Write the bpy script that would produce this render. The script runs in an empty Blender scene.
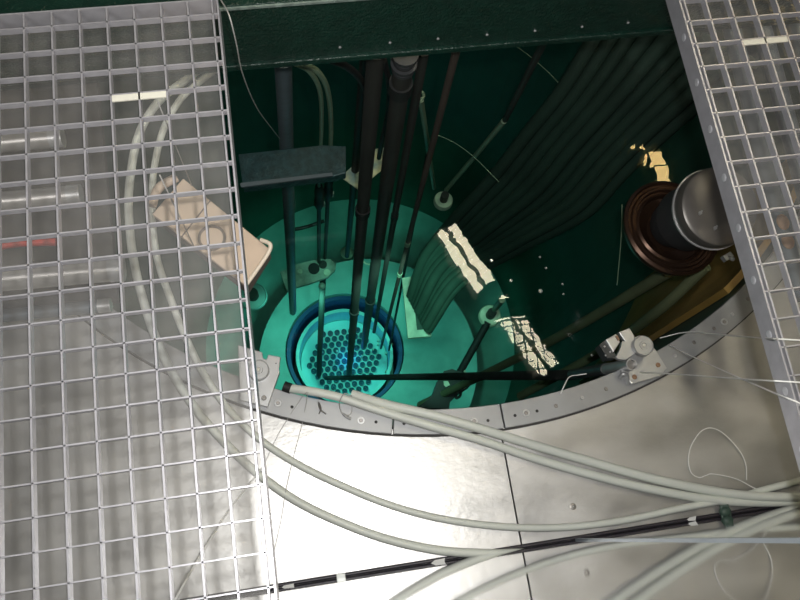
import bpy, bmesh, math, random
from mathutils import Vector, Matrix
random.seed(7)
C = bpy.context.scene.collection
S = bpy.context.scene

# ------------------------------------------------------------------ camera
# rows: image right, image down, viewing direction, in world axes
CW = Matrix(((0.98597, -0.14741, 0.07832), (-0.11903, -0.94984, -0.28921), (0.11702, 0.27583, -0.95406)))
FPX = 790.0
EYE = Vector((0, 0, 1.4924))
cam = bpy.data.cameras.new('camera'); camo = bpy.data.objects.new('camera', cam); C.objects.link(camo)
cam.sensor_width = 36; cam.lens = FPX * 36 / 800; cam.clip_start = .01; cam.clip_end = 100
camo.matrix_world = Matrix.Translation(EYE) @ Matrix(((CW[0][0], -CW[1][0], -CW[2][0]), (CW[0][1], -CW[1][1], -CW[2][1]), (CW[0][2], -CW[1][2], -CW[2][2]))).to_4x4()
S.camera = camo

# ------------------------------------------------------------------ world, lights, exposure
S.view_settings.view_transform = 'Standard'; S.view_settings.look = 'None'
S.view_settings.gamma = 1; S.view_settings.use_curve_mapping = False
S.view_settings.exposure = 0.0
try:
    S.cycles.use_denoising = True
    S.cycles.max_bounces = 10; S.cycles.transparent_max_bounces = 16
    S.cycles.caustics_reflective = False; S.cycles.caustics_refractive = False
    S.cycles.sample_clamp_indirect = 4
except Exception: pass
wd = bpy.data.worlds.new('hall'); S.world = wd; wd.use_nodes = True
wd.node_tree.nodes['Background'].inputs[0].default_value = (.80, .84, .9, 1)
wd.node_tree.nodes['Background'].inputs[1].default_value = .10

def light(name, kind, loc, energy, color, size=.1, target=None, **kw):
    l = bpy.data.lights.new(name, kind); o = bpy.data.objects.new(name, l); C.objects.link(o)
    l.energy = energy; l.color = color; o.location = loc
    if kind == 'AREA': l.size = size
    else: l.shadow_soft_size = size
    for k, v in kw.items(): setattr(l, k, v)
    if target is not None:
        o.rotation_euler = (Vector(target) - Vector(loc)).to_track_quat('-Z', 'Y').to_euler()
    return o
# the camera's own flash, a few centimetres beside the lens
light('camera_flash', 'SPOT', (.05, .04, 1.49), 46, (1, .99, .965), .012, (.06, .12, 0), spot_size=math.radians(104), spot_blend=1.0)
# room light from the ceiling
light('hall_light', 'AREA', (-1.6, -1.2, 3.3), 40, (1, .98, .95), 1.4, (0, .4, 0))
light('hall_light', 'AREA', (3.4, -1.6, 3.3), 40, (1, .97, .92), 1.2, (.4, .4, 0))
# underwater lamps shining down on the tank bottom
light('underwater_light', 'SPOT', (.05, 1.15, -2.35), 16.5, (.22, 1, .80), .06, (.1, 1.1, -3.5), spot_size=math.radians(125), spot_blend=.7)
light('underwater_light', 'SPOT', (.62, .82, -2.35), 6, (.22, 1, .82), .06, (.55, .85, -3.5), spot_size=math.radians(120), spot_blend=.7)
light('underwater_light', 'SPOT', (.30, .62, -.75), 46, (.5, 1, .8), .05, (.33, .95, -1.9), spot_size=math.radians(60), spot_blend=.8)

# ------------------------------------------------------------------ pixel to place helpers
def ray(x, y):
    d = Vector(((x - 400) / FPX, (y - 300) / FPX, 1.0))
    return CW.transposed() @ d
def P(x, y, z):
    d = ray(x, y); s = (z - EYE.z) / d.z
    return EYE + d * s
WATER = -0.35
def above(x, y, z):            # where a thing at height z must hang for the water to mirror it at x, y
    p = P(x, y, WATER); d = ray(x, y); d.z = -d.z
    return p + d * ((z - WATER) / d.z)

# ------------------------------------------------------------------ materials
MATS = {}
def mat(name, col, rough=.5, metal=0.0, noise=0, nscale=20, stretch=(1, 1, 1), bump=0, emit=None, estr=0, spec=.5, col2=None, roughvar=0, bscale=None):
    m = bpy.data.materials.new(name); m.use_nodes = True; nt = m.node_tree; b = nt.nodes['Principled BSDF']
    b.inputs['Base Color'].default_value = (*col, 1); b.inputs['Roughness'].default_value = rough
    b.inputs['Metallic'].default_value = metal; b.inputs['Specular IOR Level'].default_value = spec
    if noise or bump or roughvar:
        tc = nt.nodes.new('ShaderNodeTexCoord'); mp = nt.nodes.new('ShaderNodeMapping'); mp.inputs['Scale'].default_value = stretch
        n = nt.nodes.new('ShaderNodeTexNoise'); n.inputs['Scale'].default_value = nscale; n.inputs['Detail'].default_value = 6
        nt.links.new(tc.outputs['Object'], mp.inputs[0]); nt.links.new(mp.outputs[0], n.inputs['Vector'])
        if noise:
            r = nt.nodes.new('ShaderNodeValToRGB'); c2 = col2 or tuple(c * (1 - noise) for c in col)
            r.color_ramp.elements[0].position = .35; r.color_ramp.elements[1].position = .65
            r.color_ramp.elements[0].color = (*c2, 1); r.color_ramp.elements[1].color = (*col, 1)
            nt.links.new(n.outputs['Fac'], r.inputs[0]); nt.links.new(r.outputs[0], b.inputs['Base Color'])
        if roughvar:
            mr = nt.nodes.new('ShaderNodeMapRange'); mr.inputs['From Min'].default_value = .3; mr.inputs['From Max'].default_value = .7
            mr.inputs['To Min'].default_value = rough - roughvar; mr.inputs['To Max'].default_value = rough + roughvar
            nt.links.new(n.outputs['Fac'], mr.inputs[0]); nt.links.new(mr.outputs[0], b.inputs['Roughness'])
        if bump:
            n2 = nt.nodes.new('ShaderNodeTexNoise'); n2.inputs['Scale'].default_value = bscale or nscale; n2.inputs['Detail'].default_value = 3
            nt.links.new(mp.outputs[0], n2.inputs['Vector'])
            bp = nt.nodes.new('ShaderNodeBump'); bp.inputs['Strength'].default_value = bump; bp.inputs['Distance'].default_value = .002
            nt.links.new(n2.outputs['Fac'], bp.inputs['Height']); nt.links.new(bp.outputs[0], b.inputs['Normal'])
    if emit:
        b.inputs['Emission Color'].default_value = (*emit, 1); b.inputs['Emission Strength'].default_value = estr
    MATS[name] = m; return m
M = MATS
mat('galvanised', (.58, .57, .61), .36, .45, noise=.12, nscale=60, spec=.6)
mat('clip_metal', (.80, .78, .68), .6, .1)
mat('weld', (.80, .80, .84), .4, .5)
mat('deck', (.60, .59, .575), .42, .85, noise=.17, nscale=9, roughvar=.08, stretch=(1, 1.6, 1), bump=.22, bscale=70)
mat('flange', (.40, .405, .41), .5, .5, noise=.16, nscale=14, roughvar=.06)
mat('screw_steel', (.34, .32, .30), .4, .7)
mat('bright_alu', (.60, .60, .60), .38, .6, noise=.12, nscale=25)
mat('socket_black', (.02, .02, .02), .7)
mat('joint_dark', (.07, .065, .06), .8)
mat('hose', (.74, .77, .71), .42, 0, noise=.06, nscale=12)
mat('hose_dark', (.22, .27, .22), .5, 0)
mat('tank', (.055, .125, .090), .55, .1, noise=.35, nscale=2.2)
mat('floor_under', (.36, .49, .46), .8, 0, noise=.42, nscale=3.2)
mat('reflector_dark', (.015, .045, .15), .6, 0)
mat('reflector_bright', (.50, .85, .85), .6, 0, noise=.2, nscale=6)
mat('fuel_top', (.05, .12, .17), .4, .3, noise=.3, nscale=30)
mat('fuel_pin', (.65, .75, .7), .3, .6)
mat('grid_plate', (.05, .16, .22), .5, .2)
mat('rod_dark', (.028, .030, .026), .6, .0, noise=.25, nscale=8)
mat('rod_black', (.010, .012, .012), .6, 0)
mat('rod_brown', (.06, .048, .038), .6, .0, noise=.25, nscale=15)
mat('rod_green', (.30, .42, .28), .5, .1, noise=.15, nscale=20)
mat('pipe_blue', (.13, .17, .19), .45, .3, noise=.2, nscale=30, stretch=(.3, .3, 3))
mat('plate_pale', (.68, .76, .58), .6, .1, noise=.35, nscale=16)
mat('plate_grey', (.42, .50, .42), .55, .2, noise=.4, nscale=28)
mat('card', (.95, .88, .55), .7, 0, noise=.35, nscale=25, col2=(.35, .48, .45))
mat('bundle', (.034, .070, .052), .6, 0, noise=.3, nscale=7)
mat('beam_green', (.006, .030, .020), .30, .0, noise=.3, nscale=55, bump=1.0, bscale=230)
mat('worn_paint', (.30, .38, .34), .5, .2, noise=.5, nscale=60)
mat('cross_blue', (.03, .075, .08), .35, .2, noise=.45, nscale=60, bump=.9, bscale=170)
mat('olive', (.17, .20, .11), .55, .1, noise=.25, nscale=10)
mat('warm_lit_wall', (.42, .26, .07), .45, .2, noise=.3, nscale=6)  # gold colour carries the warm light on the tank wall
mat('bronze', (.085, .048, .032), .32, .7, noise=.2, nscale=20)
mat('bronze_dark', (.045, .022, .018), .4, .4)
mat('can_steel', (.19, .175, .16), .38, .5, noise=.12, nscale=30)
mat('can_dark', (.06, .064, .068), .4, .3)
mat('tray', (.60, .47, .36), .6, 0, noise=.10, nscale=20)
mat('tray_pale', (.74, .64, .52), .55, 0)
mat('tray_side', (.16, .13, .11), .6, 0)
mat('wire_white', (.95, .95, .92), .5, 0)
mat('wire_grey', (.45, .44, .42), .5, .2)
mat('cable_black', (.03, .026, .035), .4, 0)
mat('tie_green', (.05, .09, .07), .5, 0)
mat('tag_white', (.9, .9, .88), .6, 0)
mat('clip_clear', (.62, .66, .62), .3, 0)
mat('tape_red', (.62, .06, .04), .5, 0, noise=.4, nscale=50)
mat('roller', (.52, .50, .48), .35, .55, noise=.12, nscale=12)
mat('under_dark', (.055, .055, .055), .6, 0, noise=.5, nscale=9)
mat('blue_grey', (.13, .16, .19), .5, .2, noise=.2, nscale=8)
mat('rust', (.40, .24, .14), .7, 0, noise=.4, nscale=30)
mat('ceiling', (.05, .055, .05), .8)
mat('lamp_body', (.05, .05, .05), .6)
mat('tube_glow', (1, .9, .7), .5, emit=(1, .91, .66), estr=42)
mat('gold_glow', (1, .7, .3), .5, emit=(1, .70, .28), estr=36)
mat('steel_wall', (.90, .91, .93), .045, 1.0)
mat('band_blue', (.50, .56, .62), .3, .5)
mat('bubble', (.75, .80, .75), .1, .4)

def water_mat():
    m = bpy.data.materials.new('pool_water'); m.use_nodes = True; nt = m.node_tree; nt.nodes.clear()
    out = nt.nodes.new('ShaderNodeOutputMaterial'); mix = nt.nodes.new('ShaderNodeMixShader')
    tr = nt.nodes.new('ShaderNodeBsdfTransparent'); gl = nt.nodes.new('ShaderNodeBsdfGlossy'); gl.inputs['Roughness'].default_value = 0.0
    fr = nt.nodes.new('ShaderNodeFresnel'); fr.inputs['IOR'].default_value = 1.33
    tc = nt.nodes.new('ShaderNodeTexCoord'); n = nt.nodes.new('ShaderNodeTexNoise'); n.inputs['Scale'].default_value = 30; n.inputs['Detail'].default_value = 2.0
    sb = nt.nodes.new('ShaderNodeVectorMath'); sb.operation = 'SUBTRACT'; sb.inputs[1].default_value = (.5, .5, .5)
    sc = nt.nodes.new('ShaderNodeVectorMath'); sc.operation = 'MULTIPLY'; sc.inputs[1].default_value = (.0105, .0105, 0)
    ad = nt.nodes.new('ShaderNodeVectorMath'); ad.operation = 'ADD'; ad.inputs[1].default_value = (0, 0, 1)
    no = nt.nodes.new('ShaderNodeVectorMath'); no.operation = 'NORMALIZE'
    nt.links.new(tc.outputs['Object'], n.inputs['Vector']); nt.links.new(n.outputs['Color'], sb.inputs[0])
    nt.links.new(sb.outputs[0], sc.inputs[0]); nt.links.new(sc.outputs[0], ad.inputs[0]); nt.links.new(ad.outputs[0], no.inputs[0])
    nt.links.new(no.outputs[0], gl.inputs['Normal'])
    nt.links.new(fr.outputs[0], mix.inputs[0]); nt.links.new(tr.outputs[0], mix.inputs[1]); nt.links.new(gl.outputs[0], mix.inputs[2])
    nt.links.new(mix.outputs[0], out.inputs[0])
    ab = nt.nodes.new('ShaderNodeVolumeAbsorption'); ab.inputs['Color'].default_value = (.32, .88, .80, 1); ab.inputs['Density'].default_value = .36
    nt.links.new(ab.outputs[0], out.inputs['Volume'])
    return m
WATER_M = water_mat()
def plexi():
    m = bpy.data.materials.new('dusty_plexiglass'); m.use_nodes = True; nt = m.node_tree; nt.nodes.clear()
    out = nt.nodes.new('ShaderNodeOutputMaterial')
    tr = nt.nodes.new('ShaderNodeBsdfTransparent'); df = nt.nodes.new('ShaderNodeBsdfDiffuse'); df.inputs[0].default_value = (.66, .64, .61, 1)
    gl = nt.nodes.new('ShaderNodeBsdfGlossy'); gl.inputs['Roughness'].default_value = .2
    tc = nt.nodes.new('ShaderNodeTexCoord'); n = nt.nodes.new('ShaderNodeTexNoise'); n.inputs['Scale'].default_value = 11; n.inputs['Detail'].default_value = 7
    mr = nt.nodes.new('ShaderNodeMapRange'); mr.inputs['From Min'].default_value = .3; mr.inputs['From Max'].default_value = .75
    mr.inputs['To Min'].default_value = .045; mr.inputs['To Max'].default_value = .125
    m1 = nt.nodes.new('ShaderNodeMixShader'); m2 = nt.nodes.new('ShaderNodeMixShader'); m2.inputs[0].default_value = .012
    nt.links.new(tc.outputs['Object'], n.inputs['Vector']); nt.links.new(n.outputs['Fac'], mr.inputs[0]); nt.links.new(mr.outputs[0], m1.inputs[0])
    nt.links.new(tr.outputs[0], m1.inputs[1]); nt.links.new(df.outputs[0], m1.inputs[2])
    nt.links.new(m1.outputs[0], m2.inputs[1]); nt.links.new(gl.outputs[0], m2.inputs[2]); nt.links.new(m2.outputs[0], out.inputs[0])
    MATS['plexi'] = m
plexi()

# ------------------------------------------------------------------ mesh helpers (all shapes are given in world coordinates)
def frame(a, b):
    d = (Vector(b) - Vector(a)).normalized()
    u = d.orthogonal().normalized() if abs(d.z) > .95 else d.cross(Vector((0, 0, 1))).normalized()
    return d, u, d.cross(u)
def add_box(bm, c, size, rz=0, rot=None):
    R = rot or Matrix.Rotation(rz, 3, 'Z'); c = Vector(c); vs = []
    for sx in (-.5, .5):
        for sy in (-.5, .5):
            for sz in (-.5, .5): vs.append(bm.verts.new(c + R @ Vector((sx * size[0], sy * size[1], sz * size[2]))))
    for f in ((0, 1, 3, 2), (4, 6, 7, 5), (0, 4, 5, 1), (2, 3, 7, 6), (0, 2, 6, 4), (1, 5, 7, 3)): bm.faces.new([vs[i] for i in f])
def add_bar(bm, a, b, w, h):        # box from a to b, its top face at the height of a and b
    a, b = Vector(a), Vector(b); d = b - a; L = d.length; c = (a + b) / 2 - Vector((0, 0, h / 2))
    add_box(bm, c, (L, w, h), math.atan2(d.y, d.x))
def add_cyl(bm, a, b, r1, r2=None, seg=24, caps=True):
    r2 = r1 if r2 is None else r2; d, u, v = frame(a, b); A = []; B = []
    for i in range(seg):
        t = 2 * math.pi * i / seg; o = u * math.cos(t) + v * math.sin(t)
        A.append(bm.verts.new(Vector(a) + o * r1)); B.append(bm.verts.new(Vector(b) + o * r2))
    for i in range(seg):
        j = (i + 1) % seg; f = bm.faces.new((A[i], A[j], B[j], B[i])); f.smooth = True
    if caps: bm.faces.new(A[::-1]); bm.faces.new(B)
def add_lathe(bm, a, d, prof, seg=48):      # prof: list of (radius, height along d)
    a = Vector(a); d = Vector(d).normalized(); _, u, v = frame(a, a + d); rings = []
    for r, h in prof:
        rings.append([bm.verts.new(a + d * h + (u * math.cos(2 * math.pi * i / seg) + v * math.sin(2 * math.pi * i / seg)) * max(r, 1e-5)) for i in range(seg)])
    for k in range(len(rings) - 1):
        for i in range(seg):
            j = (i + 1) % seg; f = bm.faces.new((rings[k][i], rings[k][j], rings[k + 1][j], rings[k + 1][i])); f.smooth = True
    bm.faces.new(rings[0][::-1]); bm.faces.new(rings[-1])
def smooth_path(pts, n=8):
    pts = [Vector(p) for p in pts]
    if len(pts) < 3: return pts
    q = [pts[0] * 2 - pts[1]] + pts + [pts[-1] * 2 - pts[-2]]; out = []
    for i in range(1, len(q) - 2):
        for k in range(n):
            t = k / n; a, b, c, d = q[i - 1], q[i], q[i + 1], q[i + 2]
            out.append(.5 * ((2 * b) + (c - a) * t + (2 * a - 5 * b + 4 * c - d) * t * t + (3 * b - a - 3 * c + d) * t ** 3))
    out.append(pts[-1]); return out
def add_tube(bm, pts, r, seg=12, n=8, flat=1.0, smooth=True):
    pts = smooth_path(pts, n) if smooth else [Vector(p) for p in pts]
    rs = r if callable(r) else (lambda t: r); prev = None; rings = []
    for i, p in enumerate(pts):
        d = (pts[min(i + 1, len(pts) - 1)] - pts[max(i - 1, 0)]).normalized()
        if prev is None: u = d.cross(Vector((0, 0, 1))) if abs(d.z) < .95 else d.orthogonal()
        else: u = prev - d * prev.dot(d)
        u.normalize(); v = d.cross(u); prev = u; rr = rs(i / (len(pts) - 1))
        rings.append([bm.verts.new(p + u * math.cos(2 * math.pi * k / seg) * rr + v * math.sin(2 * math.pi * k / seg) * rr * flat) for k in range(seg)])
    for k in range(len(rings) - 1):
        for i in range(seg):
            j = (i + 1) % seg; f = bm.faces.new((rings[k][i], rings[k][j], rings[k + 1][j], rings[k + 1][i])); f.smooth = True
    bm.faces.new(rings[0][::-1]); bm.faces.new(rings[-1])
def add_prism(bm, poly, h):         # poly: world points of the top outline, thickness h straight down
    T = [bm.verts.new(Vector(p)) for p in poly]; B = [bm.verts.new(Vector(p) - Vector((0, 0, h))) for p in poly]
    bm.faces.new(T); bm.faces.new(B[::-1]); n = len(poly)
    for i in range(n):
        j = (i + 1) % n; bm.faces.new((T[i], B[i], B[j], T[j]))
def add_annulus(bm, c, r0, r1, z0, z1, a0=0, a1=360, seg=96):
    full = abs(a1 - a0) >= 360; n = max(4, int(seg * abs(a1 - a0) / 360)); R = []
    for i in range(n + (0 if full else 1)):
        t = math.radians(a0 + (a1 - a0) * i / n); e = Vector((math.cos(t), math.sin(t), 0))
        R.append([bm.verts.new(Vector((c[0], c[1], z)) + e * r) for r, z in ((r0, z0), (r1, z0), (r1, z1), (r0, z1))])
    for i in range(n if full else n):
        j = (i + 1) % len(R)
        for k in range(4):
            bm.faces.new((R[i][k], R[j][k], R[j][(k + 1) % 4], R[i][(k + 1) % 4]))
    if not full: bm.faces.new(R[0]); bm.faces.new(R[-1][::-1])
def add_ball(bm, c, r, sub=2, sc=(1, 1, 1)):
    m = Matrix.Translation(Vector(c)) @ Matrix.Diagonal((*[r * s for s in sc], 1))
    k = bmesh.ops.create_icosphere(bm, subdivisions=sub, radius=1, matrix=m)
    for f in {f for v in k['verts'] for f in v.link_faces}: f.smooth = True

def obj(name, bm, m, parent=None, bevel=0, label=None):
    bmesh.ops.recalc_face_normals(bm, faces=bm.faces)
    root = parent
    while root is not None and root.parent: root = root.parent
    if parent is None:
        xs = [v.co for v in bm.verts]
        lo = Vector([min(c[i] for c in xs) for i in range(3)]); hi = Vector([max(c[i] for c in xs) for i in range(3)])
        L = Vector(((lo.x + hi.x) / 2, (lo.y + hi.y) / 2, lo.z))
    else: L = root.location.copy()
    for v in bm.verts: v.co -= L
    for e in bm.edges:
        if len(e.link_faces) == 2 and e.calc_face_angle(0) > .6: e.smooth = False
    me = bpy.data.meshes.new(name); bm.to_mesh(me); bm.free()
    o = bpy.data.objects.new(name, me); C.objects.link(o)
    me.materials.append(M[m] if isinstance(m, str) else m)
    if parent is None: o.location = L
    else: o.parent = parent
    if bevel:
        b = o.modifiers.new('bevel', 'BEVEL'); b.width = bevel; b.segments = 2; b.limit_method = 'ANGLE'
    if label: o['label'] = label
    return o
def mk(fn, *a, **k):
    bm = bmesh.new(); fn(bm, *a, **k); return bm
def tag(o, label, cat, group=None, kind=None):
    if label: o['label'] = label
    if cat: o['category'] = cat
    if group: o['group'] = group
    if kind: o['kind'] = kind
    return o
def thing(name, label, cat, loc, group=None):
    o = bpy.data.objects.new(name, None); C.objects.link(o); o.location = Vector(loc); o.empty_display_size = .05
    return tag(o, label, cat, group)
def struct(name, bm, m, bevel=0):
    o = obj(name, bm, m, bevel=bevel); o['kind'] = 'structure'; return o
def copy_tree(o, parent=None):
    c = o.copy(); C.objects.link(c); c.parent = parent
    for ch in list(o.children): copy_tree(ch, c)
    return c

# ================================================================== SETTING
CX, CY = .329, 1.1995          # tank axis
RI, RO = 1.0, 1.047
WALL_Y = -.066
# deck: two plates meeting at a seam, with the round opening cut out
s0, s1 = P(506, 440, 0), P(521, 553, 0)
seam = s0.x + (0 - s0.y) * (s1.x - s0.x) / (s1.y - s0.y)
def deck_plate(xa, xb, side):
    bm = bmesh.new(); n = 48
    # outline: along the ring edge, then round the outside
    y1 = 3.4
    T = []
    def ang(x): return math.asin(max(-1, min(1, (x - CX) / (RO - .01))))
    if side < 0:
        a_s = ang(xb)           # lower crossing measured from straight down
        th = [-math.pi / 2 + a_s - (math.pi + 2 * a_s * 0) * i / n * 1.0 for i in range(n + 1)]
        arc = [(CX + (RO - .01) * math.cos(t), CY + (RO - .01) * math.sin(t)) for t in th]
        poly = [(xb, WALL_Y - .0)] + arc + [(arc[-1][0], y1), (xa, y1), (xa, WALL_Y)]
    else:
        a_s = ang(xa)
        th = [-math.pi / 2 + a_s + math.pi * i / n for i in range(n + 1)]
        arc = [(CX + (RO - .01) * math.cos(t), CY + (RO - .01) * math.sin(t)) for t in th]
        poly = [(xa, WALL_Y)] + arc + [(arc[-1][0], y1), (xb, y1), (xb, WALL_Y)]
    T = [bm.verts.new((x, y, 0)) for x, y in poly]; B = [bm.verts.new((x, y, -.02)) for x, y in poly]
    bm.faces.new(T); bm.faces.new(B[::-1])
    for i in range(len(T)):
        j = (i + 1) % len(T); bm.faces.new((T[i], B[i], B[j], T[j]))
    return bm
struct('floor', deck_plate(-2.6, seam - .0016, -1), 'deck')
struct('floor', deck_plate(seam + .0016, 3.0, 1), 'deck')
bm = bmesh.new(); add_annulus(bm, (CX, CY), RO + .01, 2.6, -.12, -.03); struct('floor', bm, 'joint_dark')
# tank wall and tank bottom
FLOOR_Z = -3.5
bm = bmesh.new(); add_annulus(bm, (CX, CY), RI, RI + .03, FLOOR_Z - .05, -.001); struct('wall_tank', bm, 'tank')
bm = mk(add_cyl, (CX, CY, FLOOR_Z - .05), (CX, CY, FLOOR_Z), RI, seg=96); struct('floor_tank', bm, 'floor_under')
# ceiling of the hall
bm = mk(add_box, (.5, 1, 4.2), (9, 9, .1)); struct('ceiling', bm, 'ceiling')
# polished sheet-steel wall at the viewer's feet
bm = mk(add_box, (.3, WALL_Y - .006, .61), (4.2, .012, 1.26)); struct('wall_front', bm, 'steel_wall')

# thin bluish edge line along the steel wall
bm = mk(add_box, (.4365, WALL_Y + .001, .62), (.006, .003, 1.22)); o = obj('trim_seam', bm, 'band_blue'); o['kind'] = 'structure'; o.name = 'trim_1'

# water body
bm = mk(add_cyl, (CX, CY, FLOOR_Z - .02), (CX, CY, WATER), RI + .004, seg=96)
w = obj('pool_water', bm, WATER_M); tag(w, 'deep clear green water filling the round tank', 'water', kind='stuff')

# ================================================================== TANK FLANGE
fl = thing('tank_flange', 'grey aluminium ring flange with screws around the rim of the round pool', 'flange', (CX, CY - 1.02, 0))
def fa(px, py):
    p = P(px, py, .012); return math.degrees(math.atan2(p.y - CY, p.x - CX))
a_j1, a_j2, a_j3 = fa(393, 425), fa(503, 418), fa(757, 300)
cuts = [a_j1 - 170, a_j1 - 85, a_j1, a_j2, a_j2 + 80, a_j1 - 170 + 360]
for i in range(5):
    g = .12 if i in (1, 2) else .1
    bm = bmesh.new(); add_annulus(bm, (CX, CY), RI, RO, -.01, .012, cuts[i] + .07, cuts[i + 1] - .07, seg=160); obj('flange_segment', bm, 'flange', fl, bevel=.0012)
bm = bmesh.new(); add_annulus(bm, (CX, CY), RO, RO + .0035, -.008, .0015, seg=160); obj('gasket', bm, 'joint_dark', fl)
Z = .012
for x, y, k in [(278, 403, 'w'), (361, 420.5, 'w'), (474, 421, 'w'), (526, 413, 'w'), (724, 322, 'w'), (635, 376, 's'),
                (292, 407, 'h'), (376, 422, 'h'), (404, 423.5, 'h'), (488, 420.5, 'h'), (515, 415.5, 'h'), (537, 411, 'h'), (556, 406, 's'),
                (582, 398, 's'), (606, 389, 's'), (675, 356, 's'), (694, 342.5, 's'), (714, 328.5, 's'), (732, 314.5, 's'), (748, 299, 's')]:
    p = P(x, y, Z); bm = bmesh.new()
    if k == 'w':
        add_lathe(bm, p, (0, 0, 1), [(.0072, -.002), (.0072, .0009), (.0066, .0014), (.0054, .0014), (.0050, .0006), (.0045, .0006)], 24)
        s = obj('washer', bm, 'bright_alu', fl)
        bm = bmesh.new(); add_lathe(bm, p, (0, 0, 1), [(.0036, 0), (.0036, .0022), (.0028, .003), (.0015, .003), (.0014, .0012)], 16); obj('screw', bm, 'screw_steel', s)
    elif k == 's':
        add_lathe(bm, p, (0, 0, 1), [(.0040, -.001), (.0040, .0012), (.0030, .0022), (.0016, .0022), (.0014, .0010)], 16); obj('screw', bm, 'screw_steel' if random.random() < .5 else 'bright_alu', fl)
    else:
        add_cyl(bm, p - Vector((0, 0, .004)), p + Vector((0, 0, .0004)), .0030, seg=14); obj('screw_hole', bm, 'socket_black', fl)

# ================================================================== GRATINGS
GP = .0333; GB = 1.04165 * GP; GZ = 1.4924 - 26.137 * GP
def gx(c): return (c - 9.13474) * GP
def gy(r): return (19.72614 - r) * 1.0 * GP if False else 19.72614 * GP - r * GB
GY0, GY1 = gy(-.62), gy(20.45)
def grating(name, label, xs, xin, xout, rows, clip, side):
    """xs: bar positions, xin/xout: inner and outer line of the long edge near the pool"""
    lo, hi = min(xs + [xout]), max(xs + [xout])
    t = thing(name, label, 'grating', ((lo + hi) / 2, .3, GZ - .03), None)
    bm = bmesh.new()
    for x in xs: add_bar(bm, (x, GY0, GZ), (x, GY1, GZ), .0022, .011)
    for r in rows: add_bar(bm, (lo, gy(r), GZ), (hi, gy(r), GZ), .0017, .010)
    obj('bar_grid', bm, 'galvanised', t)
    bm = bmesh.new(); add_bar(bm, (xout, GY0, GZ + .0004), (xout, GY1, GZ + .0004), .0022, .031); obj('edge_bar', bm, 'galvanised', t)
    bm = bmesh.new(); add_bar(bm, (lo, GY0, GZ + .0004), (hi, GY0, GZ + .0004), .0022, .031); obj('end_bar', bm, 'galvanised', t)
    bm = bmesh.new(); add_bar(bm, (lo, GY1, GZ + .0004), (hi, GY1, GZ + .0004), .0022, .031); obj('end_bar', bm, 'galvanised', t)
    for r in rows[::2]:
        bm = bmesh.new(); y = gy(r + .45)
        d = .0016 if side > 0 else -.0016
        if side > 0: add_lathe(bm, (xout - d * .6, y, GZ - .012), (1, 0, 0), [(.0052, 0), (.0045, .0012), (.002, .0018)], 16)
        else: add_lathe(bm, (xout, y, GZ - .013), (-1, 0, 0), [(.0055, 0), (.0052, .0014), (.003, .0019)], 16)
        obj('weld_spot', bm, 'weld', t)
    c0, c1, cr = clip
    bm = bmesh.new(); add_box(bm, ((c0 + c1) / 2, gy(cr) - .0045, GZ - .001), (c1 - c0 - .002, .0085, .002)); obj('clip_plate', bm, 'clip_metal', t)
    return t
rows = list(range(0, 21))
GL = grating('floor_grating', 'galvanised steel grating panel on the left, above beige tray and silver pipes',
             [gx(c) for c in range(-5, 7)] + [gx(6.92)], gx(6.92), gx(7.13), rows, (gx(3), gx(5), 3.02), 1)
def gxr(c): return gx(0) + (25.59117 + c) * GP - 0
RR = [2.04111 / 1.04165 * 1.0 - 2 + i for i in range(0, 19)]
roff = 2.0411
def gyr(r): return 19.72614 * GP - roff * GP - r * GB
_gy = gy
gy_left = gy
gy = gyr
GY0, GY1 = gyr(-2.6), gyr(18.3)
GR = grating('floor_grating', 'galvanised steel grating panel on the right, its deep side bar beside the steel can',
             [gxr(.09)] + [gxr(c) for c in range(1, 12)], 0, gxr(-.10), list(range(-2, 19)), (gxr(2.02), gxr(3.98), 1.0), -1)
# dusty clear sheets just under both gratings
y0, y1 = gy_left(-.3), gy_left(20.2)
bm = mk(add_box, ((gx(-5) + gx(6.85)) / 2, (y0 + y1) / 2, GZ - .0165), (gx(6.85) - gx(-5), y0 - y1, .003))
tag(obj('plexiglass_sheet', bm, 'plexi'), 'dusty clear plastic sheet lying under the left grating', 'plastic sheet')
bm = mk(add_box, ((gxr(.2) + gxr(11)) / 2, (gyr(-2) + gyr(18)) / 2, GZ - .0165), (gxr(11) - gxr(.2), gyr(-2) - gyr(18), .003))
tag(obj('plexiglass_sheet', bm, 'plexi'), 'dusty clear plastic sheet lying under the right grating', 'plastic sheet')

# ================================================================== GREEN BRIDGE BEAM
by = .690; bz = GZ - .0315
bt = thing('bridge_beam', 'dark green painted steel beam crossing above the pool along the top', 'beam', (.3, by, .44))
bm = mk(add_box, (.4, by + .028, bz - .006), (3.4, .056, .012)); obj('top_flange', bm, 'beam_green', bt, bevel=.002)
bm = mk(add_box, (.4, by + .012, (bz + .44) / 2 - .003), (3.4, .012, bz - .44 - .018)); obj('web', bm, 'beam_green', bt)
bm = mk(add_box, (.4, by + .016, .446), (3.4, .032, .012)); obj('bottom_flange', bm, 'beam_green', bt, bevel=.002)
for x, y in [(340, 47), (390, 42.5), (438, 38.5), (487, 34.5), (535, 30.5), (582, 26.5), (628, 22.5)]:
    d = ray(x, y); p = EYE + d * ((by + .006) / d.y)
    bm = bmesh.new(); add_lathe(bm, p, (0, -1, 0), [(.0022, -.001), (.0022, .0012), (.0010, .002)], 12); obj('rivet', bm, 'bright_alu', bt)
bm = mk(add_box, (.4, by - .001, bz - .0035), (3.4, .003, .004)); obj('worn_edge', bm, 'worn_paint', bt, label='worn pale front edge')

# ================================================================== CORE AND TANK BOTTOM
PC = P(369, 362, -3.0)
pl = thing('reflector_platform', 'round pale teal platform at the pool bottom around the core', 'platform', (PC.x, PC.y, FLOOR_Z))
KC = P(345, 350, -3.0)
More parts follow.
